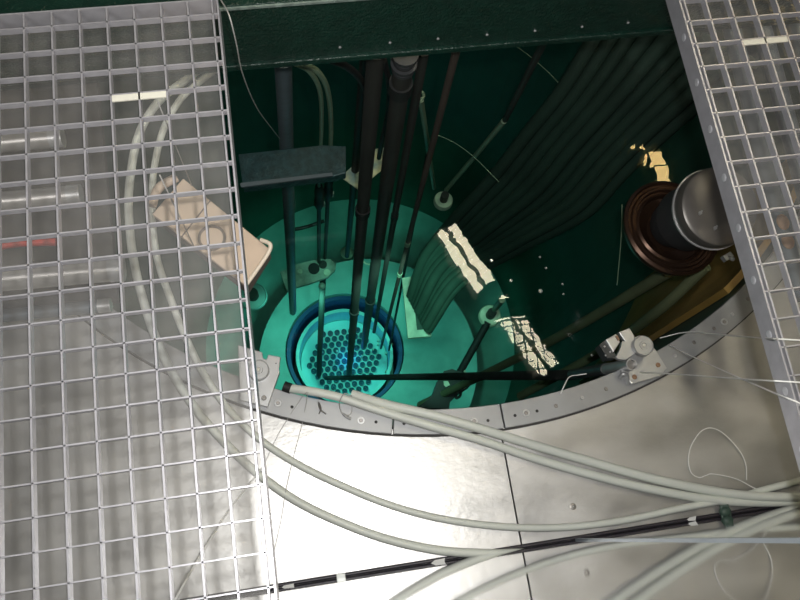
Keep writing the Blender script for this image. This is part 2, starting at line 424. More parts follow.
# platform ring with an eccentric hole
bm = bmesh.new(); n = 72; O = []; I = []
for zz in (-3.0, -3.12):
    O.append([bm.verts.new((PC.x + .635 * math.cos(2 * math.pi * i / n), PC.y + .635 * math.sin(2 * math.pi * i / n), zz)) for i in range(n)])
    I.append([bm.verts.new((KC.x + .345 * math.cos(2 * math.pi * i / n), KC.y + .345 * math.sin(2 * math.pi * i / n), zz)) for i in range(n)])
for i in range(n):
    j = (i + 1) % n
    bm.faces.new((O[0][i], O[0][j], I[0][j], I[0][i])); bm.faces.new((O[1][j], O[1][i], I[1][i], I[1][j]))
    bm.faces.new((O[0][j], O[0][i], O[1][i], O[1][j])); bm.faces.new((I[0][i], I[0][j], I[1][j], I[1][i]))
obj('top_plate', bm, 'floor_under', pl)
for k in range(6):
    t = k * math.pi / 3 + .3; x, y = PC.x + .56 * math.cos(t), PC.y + .56 * math.sin(t)
    bm = mk(add_cyl, (x, y, FLOOR_Z), (x, y, -3.12), .03); obj('leg', bm, 'reflector_dark', pl)
core = thing('reactor_core', 'round core glowing blue with a honeycomb of element tops at the pool bottom', 'reactor core', (KC.x, KC.y, FLOOR_Z))
kx, ky = KC.x, KC.y
bm = bmesh.new(); add_annulus(bm, (kx, ky), .316, .338, FLOOR_Z, -3.03, seg=72); obj('outer_shroud', bm, 'reflector_dark', core)
bm = bmesh.new(); add_annulus(bm, (kx, ky), .270, .290, FLOOR_Z, -3.14, seg=72); obj('inner_shroud', bm, 'reflector_bright', core)
bm = mk(add_cyl, (kx, ky, -3.34), (kx, ky, -3.318), .266, seg=72); obj('grid_plate', bm, 'reflector_bright', core)
R = .0215
els = []
for q in range(-6, 7):
    for r in range(-6, 7):
        if max(abs(q), abs(r), abs(q + r)) <= 5: els.append((q, r))
fuel_bm = None; proto = None
for q, r in els:
    x = kx + R * 2 * (q + r / 2); y = ky + R * math.sqrt(3) * r
    if proto is None:
        bm = bmesh.new(); add_lathe(bm, (0, 0, 0), (0, 0, 1), [(.0165, -.10), (.0165, 0), (.0155, .004), (.011, .004), (.010, -.02), (.004, -.02), (.003, .012)], 14)
        bmesh.ops.recalc_face_normals(bm, faces=bm.faces); me = bpy.data.meshes.new('fuel_element'); bm.to_mesh(me); bm.free(); me.materials.append(M['fuel_top']); proto = me
    o = bpy.data.objects.new('fuel_element', proto); C.objects.link(o); o.parent = core; o.location = (x - core.location.x, y - core.location.y, -3.29 - FLOOR_Z)
for x, y in ((397, 331), (384, 338), (378, 340), (392, 344), (373, 349), (386, 353), (378, 344), (386, 371), (337, 351), (322, 352), (362, 356)):
    p = P(x, y, -3.27); bm = bmesh.new(); add_cyl(bm, p - Vector((0, 0, .03)), p, .006, seg=8); add_ball(bm, p, .0085, 1); obj('handling_pin', bm, 'plate_pale', core, label='bright handling pin')
# Cherenkov light rising from the core
light('cherenkov_light', 'POINT', (kx + .02, ky, -3.24), .55, (.05, .28, 1), .05)
light('underwater_light', 'SPOT', (kx - .05, ky - .02, -2.3), 5, (.35, 1, .92), .03, (kx, ky, -3.3), spot_size=math.radians(36), spot_blend=.4)

# ================================================================== THINGS HANGING IN THE POOL
def rod(name, label, cat, pts, r, m, group=None, seg=16, n=6, parts=None):
    bm = bmesh.new(); add_tube(bm, pts, r, seg=seg, n=n)
    o = obj(name, bm, m); return tag(o, label, cat, group)
def taper_pts(a, za, b, zb): return [P(*a, za), P(*b, zb)]
def assembly(name, label, cat, a, za, b, zb, r, m, collars=(), tip=True, m2='rod_black'):
    A, B = P(*a, za), P(*b, zb)
    t = thing(name, label, cat, B)
    bm = mk(add_cyl, A, B, r, seg=24); obj('shaft', bm, m, t)
    for f in collars:
        p = A.lerp(B, f); q = A.lerp(B, f + .012 ); bm = mk(add_cyl, p, q, r * 1.22, seg=24); obj('collar', bm, m2, t)
    if tip:
        d = (B - A).normalized(); bm = bmesh.new(); add_cyl(bm, B, B + d * r * 2.4, r * 1.0, r * .45, seg=20); obj('tip', bm, m2, t)
    return t
ZT = .30
assembly('control_rod_guide', 'thick dark vertical tube left of its pair, crossing the pale card', 'guide tube', (376, 52), ZT, (349, 374), -3.05, .0165, 'rod_dark', (.22, .55))
gd = assembly('control_rod_guide', 'thickest dark vertical tube with a threaded collar under the green beam', 'guide tube', (405, 55), ZT, (364, 345), -3.0, .0185, 'rod_dark', (.03, .62))
assembly('drive_shaft', 'slimmer dark rod just right of the thickest tube', 'rod', (424, 52), ZT - .02, (374, 332), -2.9, .0095, 'rod_dark', (.3,))
assembly('drive_shaft', 'long brown slanting rod right of the tube group', 'rod', (457, 48), ZT, (381, 348), -3.1, .0075, 'rod_brown', (.35, .47), m2='rod_green')
assembly('drive_shaft', 'thin short dark rod with a pale cone foot above the holed bracket', 'rod', (366, 52), .1, (347, 256), -2.3, .012, 'rod_black', tip=False)
t = C.objects['drive_shaft.002']; p = P(347, 252, -2.3); bm = mk(add_cyl, p + Vector((0, 0, .05)), p - Vector((0, 0, .01)), .014, .034, seg=20); obj('cone_foot', bm, 'plate_pale', t, label='pale cone foot')
assembly('slim_rod', 'thin dark rod close on the right of the slanting brown rod near the core', 'rod', (428, 150), -1.2, (389, 350), -3.1, .0065, 'rod_black')
# collar stack on the thickest tube
A, B = P(405, 55, ZT), P(364, 345, -3.0)
for f, rr in ((-.012, .024), (-.007, .021), (-.002, .024), (.003, .021)):
    p = A.lerp(B, f + .01); q = A.lerp(B, f + .0125); bm = mk(add_cyl, p, q, rr, seg=28); obj('clamp_ring', bm, 'can_dark', gd)
# bright ring mark on the tube
p = P(369, 259, -1.9); bm = bmesh.new()
add_tube(bm, [p + Vector((.030 * math.cos(t_), .030 * math.sin(t_), .012)) for t_ in [math.radians(a) for a in range(170, 380, 15)]], .0035, seg=8, n=2)
obj('hoop', bm, 'plate_pale', gd, label='pale open hoop')

# left pipe, bracket plate and the thin rods
assembly('sampling_pipe', 'bluish grey pipe hanging behind the short blue crossbar at the left', 'pipe', (283, 60), .15, (293, 312), -2.45, .0175, 'pipe_blue', (), m2='rod_black')
zb = -2.25
pts = [(280, 272), (298, 264), (318, 259), (330, 259), (336, 264), (335, 270), (328, 277), (308, 284), (287, 290)]
br = thing('holed_bracket', 'pale speckled bracket plate with round end holding the left pipe and thin rods', 'bracket', P(305, 275, zb - .02))
bm = bmesh.new(); add_prism(bm, [P(x, y, zb) for x, y in pts], .02); obj('plate', bm, 'plate_grey', br)
for x, y, rr, mm in ((314, 269, .028, 'socket_black'), (323, 265, .02, 'rod_dark'), (327, 273, .017, 'plate_pale'), (300, 272, .012, 'plate_pale')):
    p = P(x, y, zb); bm = mk(add_cyl, p - Vector((0, 0, .005)), p + Vector((0, 0, .012)), rr, seg=20); obj('bushing', bm, mm, br)
p = P(322, 286, zb - .05); bm = bmesh.new(); add_ball(bm, p, .018); obj('knob', bm, 'plate_grey', br)
assembly('instrument_rod', 'thin straight rod from the bracket plate down to the left side of the core', 'rod', (323, 275), zb - .03, (319, 374), -3.15, .016, 'rod_dark')
rod('signal_cable', 'pale green cable, inner one of the pair curving down left of the thick tubes', 'cable', [P(296, 64, .1), P(310, 72, .05), (P(320, 92, -.1)), P(321.5, 125, -.4), P(320, 160, -.7), P(319, 186, -1.0)], .0055, 'rod_green')
rod('signal_cable', 'pale green cable, outer one of the pair curving down left of the thick tubes', 'cable', [P(302, 63, .1), P(318, 72, .05), (P(328, 92, -.1)), P(331, 125, -.4), P(330, 160, -.7), P(329, 178, -1.0)], .0062, 'rod_green')
for (x, y, xb, yb, z1, nm) in ((319, 184, 319, 262, -1.0, 'left'), (329, 172, 325, 258, -1.0, 'right')):
    t = thing('detector_probe', 'thin %s probe rod with a black connector under the pale cable pair' % nm, 'probe', P(xb, yb, zb))
    a_, b_ = P(x, y, z1), P(xb, yb, zb + .02); d = b_ - a_
    bm = mk(add_cyl, a_ + d * .16, b_, .0085, seg=14); obj('shaft', bm, 'rod_dark', t)
    bm = bmesh.new(); add_lathe(bm, a_ - d * .0, d, [(.007, 0), (.014, .03), (.017, .10), (.014, .16), (.018, .18), (.018, .24), (.010, .30)], 16); obj('connector', bm, 'rod_black', t)
    bm = mk(add_box, a_ + d * .20 + Vector((.012, 0, 0)), (.02, .012, .03)); obj('clip', bm, 'plate_grey', t)
rod('tie_rod', 'thin dark strap between the left pipe and the probe rods', 'strap', [P(291, 230, -1.8), P(306, 227, -1.8), P(324, 221, -1.8)], .008, 'rod_black')
rod('coax_cable', 'black cable curving under the green beam into the thick tubes', 'cable', [P(328, 59, .25), P(342, 64, .2), P(356, 74, .1), P(366, 90, 0), P(369, 104, -.1)], .0075, 'rod_black')
rod('coax_cable', 'black cable loop between the two thick tubes', 'cable', [P(384, 60, .2), P(389, 84, .1), P(388, 112, -.1), P(382, 140, -.3), P(379, 158, -.5)], .006, 'rod_black')

# pale diamond card
zc = -.75
card = [(341, 177), (372, 146), (398, 146), (397, 156), (360, 189)]
bm = bmesh.new(); add_prism(bm, [P(341, 177, zc), P(369, 150, zc), P(397, 145, zc), P(398, 157, zc), P(358, 189, zc)], .006)
tag(obj('pale_plate', bm, 'card'), 'pale yellow and blue diamond plate crossed by the thick dark tubes', 'plate')
# short crossbar near the surface
za = -.16
cb = thing('crossbar', 'short dark blue speckled steel bar in the water at the left, beside the grating', 'bar', P(290, 165, za - .03))
bm = bmesh.new(); add_prism(bm, [P(238, 154, za), P(322, 145, za), P(346, 146, za), P(346, 173, za), P(335, 176, za), P(243, 187, za)], .03); obj('channel', bm, 'cross_blue', cb, bevel=.002)
bm = bmesh.new(); add_prism(bm, [P(240, 183, za + .004), P(332, 172.5, za + .004), P(333, 175.5, za + .004), P(241, 187, za + .004)], .006); obj('edge_strip', bm, 'pipe_blue', cb)

# discs on stems
def stem_disc(name, label, c, z, r, stem, zs, sr, m='plate_pale'):
    p = P(*c, z); t = thing(name, label, 'disc', p)
    bm = bmesh.new(); add_lathe(bm, p, (0, 0, 1), [(r, -.02), (r, 0), (r * .93, .006), (r * .9, .003), (r * .3, .003)], 32); obj('disc', bm, m, t)
    s = [P(*a, zz) for a, zz in zip(stem, zs)]
    bm = bmesh.new(); add_tube(bm, s, sr, n=4); obj('stem', bm, 'rod_green', t)
    bm = mk(add_cyl, p + Vector((0, 0, .001)), p + Vector((0, 0, .05)), r * .42, seg=16); obj('socket', bm, 'rod_dark', t)
    return t
stem_disc('round_foot', 'pale round disc with a green stem rising right, above the tube light reflection', (443.5, 200), -1.3, .037, [(446, 190), (475, 156), (504, 121)], (-1.28, -.9, -.5), .0085)
stem_disc('round_foot', 'pale round disc behind the middle of the tube light reflection', (490, 315.5), -1.7, .047, [(494, 310), (502, 300)], (-1.68, -1.3), .012)
stem_disc('round_foot', 'teal round disc half hidden under the end of the beige tray', (253, 296), -2.6, .075, [(245, 288), (225, 270)], (-2.58, -2.0), .014, 'floor_under')
assembly('slim_rod', 'dark thin rod fading up to the green beam from the pale green stem', 'rod', (546, 38), .1, (505, 120), -.5, .0085, 'rod_dark', tip=False)
t = assembly('hook_pole', 'pale green pole with a round eyelet end, hanging right of the thick tubes', 'pole', (421, 100), -.5, (434, 188), -1.5, .0085, 'rod_green', tip=False)
p = P(420.5, 95, -.5); bm = bmesh.new(); add_tube(bm, [p + Vector((.0095 * math.cos(a), .012 * math.sin(a), 0)) for a in [2 * math.pi * i / 12 for i in range(13)]], .0045, seg=8, n=2); obj('eyelet', bm, 'rod_green', t)

# pale frame plate at the lower end of the hose bundle
zf = -1.9
fp = thing('end_plate', 'pale rectangular end plate where the underwater hose bundle stops', 'plate', P(418, 310, zf))
bm = bmesh.new(); add_prism(bm, [P(402, 278, zf), P(411, 276.5, zf), P(417, 330, zf), P(430, 329, zf), P(431.5, 336, zf), P(408, 338, zf)], .02); obj('rim', bm, 'plate_pale', fp)
bm = bmesh.new(); add_prism(bm, [P(411, 276.5, zf - .01), P(424, 279, zf - .01), P(430, 330, zf - .01), P(416, 331, zf - .01)], .02); obj('inner_plate', bm, 'bundle', fp)
# underwater hose bundle: nine broad hoses sweeping down to the plate
NB = 10
LP = [(620, -8), (566, 84), (530, 130), (494, 176), (452, 222), (424, 258), (411, 296)]
RP = [(752, 62), (672, 126), (624, 172), (584, 214), (520, 248), (460, 284), (428, 330)]
for i in range(NB):
    f = i / (NB - 1)
    way = [(a[0] + (b[0] - a[0]) * f, a[1] + (b[1] - a[1]) * f) for a, b in zip(LP, RP)]
    zz = [-.22, -.5, -.72, -.95, -1.25, -1.55, -1.8]
    k = random.uniform(-.03, .03)
    pts = [P(*q, z_ + k) for q, z_ in zip(way, zz)]
    rod('underwater_hose', ['outermost left', 'second', 'third', 'fourth', 'fifth', 'sixth', 'seventh', 'eighth', 'ninth', 'outermost right'][i] + ' dark green hose, counted from the left, in the sweeping underwater bundle', 'hose',
        pts, (lambda t, f=f: .0215 + .0 * t), 'bundle', 'hoses of the sweeping underwater bundle', seg=12)

# poles lying obliquely through the water on the right
rod('oblique_pole', 'olive green pole slanting from the bronze flange down to the left', 'pole', [P(668, 272, -.36), P(560, 336, -1.0), P(485, 374, -1.5), P(420, 405, -2.0)], .016, 'olive')
rod('oblique_pole', 'darker olive pole slanting below the can toward the right bracket', 'pole', [P(706, 266, -.32), P(660, 309, -.5), P(600, 352, -.9), P(520, 396, -1.3)], .015, 'olive')
bm = bmesh.new(); add_annulus(bm, (CX, CY), .982, .997, -1.1, -.05, -56, -30, seg=120); tag(obj('warm_light_strip', bm, 'warm_lit_wall'), 'golden brown curved strip, warm light painted on the tank wall between steel can and right bracket', 'painted light')  # strip added on the wall, its gold stands in for warm reflections there
# clamp near the left end of the oblique pole
cl = thing('pole_clamp', 'dark clamp with a small bright plate on the oblique pole near the flange', 'clamp', P(444, 386, -1.9))
bm = bmesh.new(); add_prism(bm, [P(x, y, -1.8) for x, y in ((444, 371), (452, 369), (462, 372), (470, 378), (470, 386), (458, 394), (450, 402), (449, 409), (418, 407), (432, 396), (438, 380))], .06); obj('body', bm, 'rod_black', cl)
bm = bmesh.new(); add_prism(bm, [P(x, y, -1.79) for x, y in ((443.5, 381), (448, 381), (450, 385), (446, 387), (444, 385))], .004); obj('bright_plate', bm, 'plate_pale', cl)
p = P(465, 371.5, -1.78); bm = bmesh.new(); add_ball(bm, p, .006); obj('screw', bm, 'plate_pale', cl)
bm = bmesh.new(); add_tube(bm, [P(463, 380, -1.78), P(461, 390, -1.78), P(460, 396, -1.8), P(456, 398, -1.8), P(457, 392, -1.8)], .006, n=4); obj('hook', bm, 'rod_dark', cl)
assembly('slim_rod', 'dark rod rising from the pole clamp toward the lower pale disc', 'rod', (488, 322), -1.7, (460, 372), -1.85, .016, 'rod_black', tip=False)

# long tool pole resting on the right bracket and reaching to the core
tp = thing('tool_pole', 'long dark tool pole from the right bracket across the water to the core', 'tool pole', P(325, 378, -3.0))
A = P(632, 364.5, .055); B = P(572, 375, -.30); D = P(326, 378, -3.0)

bm = bmesh.new(); add_cyl(bm, B, D, .0125, .0125, seg=20); obj('shaft', bm, 'rod_black', tp)
E1 = A.lerp(B, .38); bm = bmesh.new(); add_cyl(bm, E1, B, .0125, seg=24); obj('sleeve', bm, 'can_dark', tp)
d = (A - B).normalized(); bm = bmesh.new()
add_lathe(bm, E1, d, [(.0115, 0), (.0115, (A - E1).length), (.0092, (A - E1).length), (.0092, (A - E1).length - .03), (.001, (A - E1).length - .03)], 28); obj('end_tube', bm, 'bright_alu', tp)
c_ = A - d * .012; bm = mk(add_cyl, c_, c_ + d * .002, .0090, seg=24); obj('bore', bm, 'screw_steel', tp)
# wire clip on the pole
rod('wire_hook', 'bent white wire hooked from the tool pole onto the flange edge', 'wire', [P(586.5, 373.8, -.02), P(578, 375, -.02), P(569.5, 376.8, -.005), P(565, 384, .012), P(560.5, 394, .016)], .0011, 'wire_white', n=3)

# ================================================================== STEEL CAN WITH BRONZE FLANGE
T0 = P(722, 205.5, .10); F0 = P(676, 223.5, -.10)
ax = (T0 - F0).normalized(); Lc = (T0 - F0).length
can = thing('flanged_can', 'round steel can with a flat lid on a ringed bronze flange, beside right grating', 'can', F0)
bm = bmesh.new(); add_lathe(bm, F0 + Vector((0, 0, -.03)), (.12, .02, 1), [(r_ * 1.02, h_) for r_, h_ in ((.104, -.02), (.114, 0), (.114, .008), (.108, .013), (.104, .006), (.099, .006), (.096, .011), (.091, .011), (.088, .003), (.084, .003), (.079, .007), (.075, -.004), (.03, -.03))], 72); obj('flange_ring', bm, 'bronze', can)
bm = bmesh.new(); add_lathe(bm, F0 + ax * .0, ax, [(.052, -.02), (.056, 0), (.060, .02), (.062, .05), (.070, .055), (.072, Lc - .05), (.062, Lc - .04)], 64); obj('body', bm, 'can_dark', can)
bm = bmesh.new(); add_lathe(bm, F0 + ax * (Lc - .042), ax, [(.0770, .000), (.0812, .003), (.0820, .008), (.0812, .026), (.0785, .034), (.0735, .037), (.030, .037), (.001, .037)], 64); obj('lid', bm, 'can_steel', can)
bm = bmesh.new(); add_lathe(bm, F0 + ax * (Lc - .042), ax, [(.076, -.004), (.0838, -.003), (.0842, -.0005), (.0838, .002), (.076, .003)], 64); obj('seam_ring', bm, 'bright_alu', can)
top = F0 + ax * (Lc - .005)
for x, y in ((700, 213), (715, 228)):
    d = ray(x, y); tt = (top - EYE).dot(ax) / d.dot(ax); p = EYE + d * tt
    bm = bmesh.new(); add_cyl(bm, p - ax * .002, p + ax * .003, .0035, seg=12); add_cyl(bm, p + ax * .003 + Vector((-.004, -.004, 0)), p + ax * .003 + Vector((.004, .004, 0)), .0018, seg=8); obj('lid_screw', bm, 'bright_alu', can)
p = P(727, 257, .02); bm = bmesh.new(); add_box(bm, p, (.02, .012, .012), .4); add_cyl(bm, p, p + Vector((.005, -.01, .012)), .004, seg=10); obj('latch', bm, 'bright_alu', can)
rod('thin_wire', 'thin pale wire hanging in the water left of the bronze flange', 'wire', [P(622, 205, -.3), P(621, 240, -.4), P(617, 285, -.5)], .0012, 'rod_green', n=4)

# ================================================================== BRACKETS ON THE FLANGE
lb = thing('pulley_bracket', 'light metal bracket with a round pulley at the left, half under the grating edge', 'bracket', P(265, 385, .014))
zb1 = .024
poly = [(238, 345), (262, 352), (263, 358), (266.5, 359.5), (268, 354.5), (280.5, 357), (279, 368), (279.5, 373), (275.5, 384), (267.5, 407), (240, 400)]
bm = bmesh.new(); add_prism(bm, [P(x, y, zb1) for x, y in poly], .010); obj('plate', bm, 'bright_alu', lb, bevel=.001)
def pulley(c, z, r, par, tilt=(0, 0, 1), m='bright_alu'):
    p = P(*c, z); bm = bmesh.new()
    add_lathe(bm, p, tilt, [(r * .3, -.012), (r, -.010), (r, 0), (r * .94, .002), (r * .90, .002), (r * .86, .0006), (r * .42, .0006), (r * .38, .003), (r * .24, .003), (r * .22, .0005), (r * .1, .0005)], 40)
    o = obj('pulley', bm, m, par); bm = bmesh.new(); add_lathe(bm, p, tilt, [(r * .16, 0), (r * .16, .004), (r * .06, .005)], 16); obj('axle', bm, 'clip_metal', o)
pulley((258.5, 370), zb1 + .012, .0195, lb)
for x, y in ((264, 398),):
    p = P(x, y, zb1); bm = bmesh.new(); add_lathe(bm, p, (0, 0, 1), [(.0048, -.001), (.0048, .001), (.0034, .0024), (.0016, .0024), (.0012, .001)], 18); obj('screw', bm, 'screw_steel', lb)
p = P(276, 363.5, zb1); bm = mk(add_cyl, p, p + Vector((0, 0, .001)), .0012, seg=8); obj('hole', bm, 'socket_black', lb)

rb = thing('pulley_bracket', 'light metal bracket with a round pulley at the right, under the tool pole end', 'bracket', P(640, 365, .014))
bm = bmesh.new(); add_prism(bm, [P(x, y, zb1) for x, y in ((622, 343), (640, 335), (656, 350), (667, 368), (660, 376), (632, 384), (622, 372))], .010); obj('plate', bm, 'bright_alu', rb, bevel=.001)
zc1 = .05
bm = bmesh.new(); add_prism(bm, [P(x, y, zc1) for x, y in ((616, 357), (621, 347), (622, 341.5), (625, 341), (619, 332), (629.5, 328), (634.5, 336), (634, 342), (637, 352), (626, 360), (619, 359))], .012); obj('fork_plate', bm, 'bright_alu', rb, bevel=.0008)
bm = bmesh.new(); add_prism(bm, [P(x, y, zc1) for x, y in ((606, 339.5), (616, 334), (620, 342), (613.5, 352))], .014); obj('block', bm, 'bright_alu', rb, bevel=.0008)
bm = bmesh.new(); add_prism(bm, [P(x, y, zc1 - .006) for x, y in ((599.5, 345), (606, 339.5), (614, 352), (617, 357), (607.5, 358.5))], .03); obj('screw_block', bm, 'can_dark', rb)
for x, y in ((604.5, 346.5), (605.5, 355.5), (610, 352)):
    p = P(x, y, zc1 - .006); bm = bmesh.new(); add_lathe(bm, p, (0, 0, 1), [(.0019, 0), (.0019, .001), (.001, .0016)], 10); obj('screw', bm, 'bright_alu', rb)
p = P(617.5, 338, zc1 + .001); bm = mk(add_box, p, (.004, .010, .003), .3); obj('notch_pin', bm, 'rust', rb)
pulley((643.5, 345.5), .062, .0198, rb)
p = P(643.5, 345.5, .04); bm = mk(add_cyl, p, p - Vector((0, 0, .02)), .006, seg=16); obj('post', bm, 'screw_steel', rb)
for x, y in ((658, 365), (634.5, 377)):
    p = P(x, y, zb1); bm = bmesh.new(); add_lathe(bm, p, (0, 0, 1), [(.0048, -.001), (.0048, .001), (.0034, .0024), (.0016, .0024), (.0012, .001)], 18); obj('screw', bm, 'rust', rb)
bm = bmesh.new(); add_tube(bm, [P(620, 378, .02), P(623, 374, .028), P(627, 376, .026), P(628, 384, .016)], .004, n=4); obj('saddle', bm, 'bright_alu', rb)

# ================================================================== HOSES ON THE DECK
def hose(label, pts, r, m='hose', cat='hose'):
    bm = bmesh.new(); add_tube(bm, [P(*p) for p in pts], r, seg=14, n=8); return tag(obj('rubber_hose', bm, m), label, cat, None)
h1 = thing('rubber_hose', 'pale thick hose coming out of the pool over the flange, with a dark open end', 'hose', P(520, 460, 0))
pts = [(288, 388, .018), (312, 391.5, .026), (340, 397.5, .026), (375, 409, .024), (425, 424.5, .022), (480, 440, .014), (530, 457, .0085), (590, 474.5, .0085), (650, 489, .0085), (710, 499.5, .0085), (760, 502.5, .0085), (830, 500, .0085)]
bm = bmesh.new(); add_tube(bm, [P(*p) for p in pts], .0083, seg=16); obj('tube', bm, 'hose', h1)
bm = mk(add_cyl, P(284, 386.2, .018), P(291, 388.7, .019), .0098, seg=24); obj('end_collar', bm, 'rod_black', h1)
hose('pale thick hose running just above the one with the dark open end', [(352, 394, .005), (385, 404, .018), (430, 414.5, .026), (480, 428.5, .024), (530, 444, .014), (590, 461.5, .0095), (650, 478, .0095), (710, 490.5, .0095), (760, 496.5, .0145), (830, 497, .0145)], .0088)
hose('pale hose emerging under the left grating, upper of two curving along the deck',
     [(232, 62, -.34), (213, 72, -.1), (197, 84, .06), (180, 100, .1), (164, 128, .1), (155, 163, .09), (152, 196, .08), (153, 228, .07), (158, 262, .06), (171, 300, .05), (186, 338, .04), (204, 374, .03), (230, 411, .02), (262, 441, .009), (300, 465.5, .008), (345, 487, .008), (390, 505, .008), (440, 518.5, .008), (500, 526.5, .008), (560, 527.5, .008), (620, 521, .008), (680, 508.5, .008), (735, 498, .008), (765, 489.5, .008), (800, 480.5, .008), (850, 467, .008)], .0066)
hose('pale hose emerging under the left grating, lower of two curving along the deck',
     [(215, 60, -.34), (195, 73, -.1), (183, 82, .06), (163, 97, .1), (148, 116, .1), (137, 140, .09), (131, 172, .09), (128.5, 200, .08), (130, 232, .07), (134, 262, .06), (142, 296, .05), (155, 336, .04), (172, 372, .03), (198, 412, .02), (230, 448, .012), (262, 477, .0085), (300, 503, .0085), (345, 524, .0085), (390, 540, .0085), (440, 550.5, .0085), (488, 553.5, .0085), (520, 553, .0082), (560, 552, .008), (600, 553, .008)], .0080)
# ------------------------------------------------ black cable along the wall foot
bc = thing('black_cable', 'black cable with clips running along the foot of the steel wall', 'cable', P(500, 553, 0))
pts = [(180, 600), (230, 593), (282, 583.5), (340, 577), (400, 570), (445, 564), (500, 555.5), (560, 546), (620, 535), (680, 523.5), (725, 515), (765, 507.5), (800, 501), (850, 492)]
bm = bmesh.new(); add_tube(bm, [(P(x, y, .004).x, WALL_Y + .0039, .0042) for x, y in pts], .0036, seg=12, n=6); obj('sheath', bm, 'cable_black', bc)
for x, y, mm, ss in ((341, 577.5, 'clip_clear', (.016, .014, .011)), (572, 543, 'clip_clear', (.040, .007, .009))):
    bm = mk(add_box, P(x, y, .007), ss, math.radians(-2)); obj('clip', bm, mm, bc, bevel=.001)
bm = bmesh.new(); p = P(725, 511.5, .012)
add_ball(bm, p, .012, 2, (1.0, .9, .7))
for k in range(5): add_cyl(bm, p + Vector((-.008 + .004 * k, -.011, 0)), p + Vector((-.006 + .003 * k, .012, .002)), .0028, seg=8)
obj('tie_knot', bm, 'tie_green', bc)
for x, y, lb_ in ((437, 562.5, 'white triangular paper tag on the black cable, middle one of three'), (286, 588, 'white triangular paper tag beside the left grating corner'), (691, 519, 'small white triangular paper tag near the cable tie knot')):
    s = 1.0 if x < 600 else .65
    bm = bmesh.new(); q = [P(x - 9 * s, y + 3 * s, .006), P(x - 2 * s, y - 2.5 * s, .011), P(x + 8 * s, y - 4.5 * s, .014), P(x + 7 * s, y + 2.5 * s, .010)]
    add_prism(bm, q, .0012); tag(obj('paper_tag', bm, 'tag_white'), lb_, 'tag')
# ------------------------------------------------ deck screws and scratches
for x, y in ((573, 506.5),):
    p = P(x, y, 0); bm = bmesh.new(); add_lathe(bm, p, (0, 0, 1), [(.0062, -.002), (.0062, .0006), (.005, .001), (.002, .001), (.0015, -.0002)], 20)
    tag(obj('deck_screw', bm, 'screw_steel'), 'countersunk screw in the deck between the two hose pairs', 'screw')

# ================================================================== WIRES
def wire(label, pts, r=.0009, m='wire_white', cat='wire', name='loose_wire', n=8):
    bm = bmesh.new(); add_tube(bm, [P(*p) for p in pts], r, seg=8, n=n); return tag(obj(name, bm, m), label, cat)
wire('thin white wire coiled into a loop on the right deck plate',
     [(759.5, 490, .012), (752, 487, .004), (735, 478.5, .003), (713, 474, .003), (706, 475.5, .003), (699, 477.5, .003), (691.5, 473, .004), (688.5, 462, .005), (690, 449, .006), (695, 439, .007), (701, 431.5, .007), (709, 428, .007), (718, 430, .007), (727, 436.5, .007), (735, 445, .006), (742, 454.5, .005), (746, 466, .003), (746.5, 480, .002)], .0011)
gz = GZ + .004
wire('uppermost taut wire from the flange edge over the right grating', [(660, 338, .016), (688, 332, .03), (734, 335.8, .3), (770, 338.5, .63), (778, 339, gz), (830, 342, gz)], .0010, n=3)
wire('taut wire slanting down right from the flange to the right grating edge', [(668, 345, .016), (700, 360, .2), (740, 378, .45), (778, 394.5, .60), (792, 400, gz), (815, 410, gz)], .0010, n=3)
wire('lowest taut wire from the right pulley bracket over the right grating', [(640, 372, .03), (690, 375, .25), (740, 378.8, .5), (775, 381, gz), (830, 384, gz)], .0010, n=3)
wire('thin wire hanging from the top edge of the left grating over the green beam', [(214, -12, gz), (221, 0, gz), (229, 15, .65), (236, 42, .61), (243, 75, .50), (257, 108, .25), (273, 130, -.05), (285, 145, -.34)], .0009, 'wire_grey')
wire('left one of two thin strings running from the pool edge under the left grating', [(307, 392, .034), (300, 400, .02), (279, 433, .004), (268, 456, .002), (255, 482, .002)], .0006, 'wire_grey')
wire('right one of two thin strings running from the pool edge down the deck', [(308, 392, .034), (303, 420, .006), (294, 455, .002), (286, 490, .016), (281, 520, .002), (272, 560, .002)], .0006, 'wire_grey')
wire('wire loop tied around the thick hose on the flange', [(352, 396, .036), (345, 393.5, .040), (341, 398, .036), (339.5, 405, .022), (342, 413, .014), (349, 415, .014), (352, 410, .014), (351.5, 402, .018), (353, 399, .030)], .0010, 'wire_grey', n=5)
wire('small silver clasp at the foot of the wire loop on the flange', [(343, 414, .015), (347, 417, .016), (351, 419, .015)], .0026, 'bright_alu', 'clasp', 'wire_clasp')
wire('bent grey cotter pin standing on the flange at the left', [(326, 414, .013), (320, 409, .02), (318.5, 402, .028), (321, 408, .02), (319, 414, .013)], .0013, 'screw_steel', 'pin', 'cotter_pin', n=4)
wire('short curved bright wire under the water right of the oblique stem', [(513, 44, -.3), (532, 58, -.4), (552, 76, -.5), (573, 100, -.6)], .0012, 'rod_green')
wire('faint curved wire under the water above the tube light reflection', [(435, 134, -.7), (455, 143, -.7), (475, 158, -.7), (499, 182, -.7)], .0010, 'rod_green')
wire('pale line of tubing seen through the lower left grating', [(175, 600, .3), (200, 556, .2), (228, 512, .1), (262, 468, .02)], .0016, 'wire_white', 'tubing')

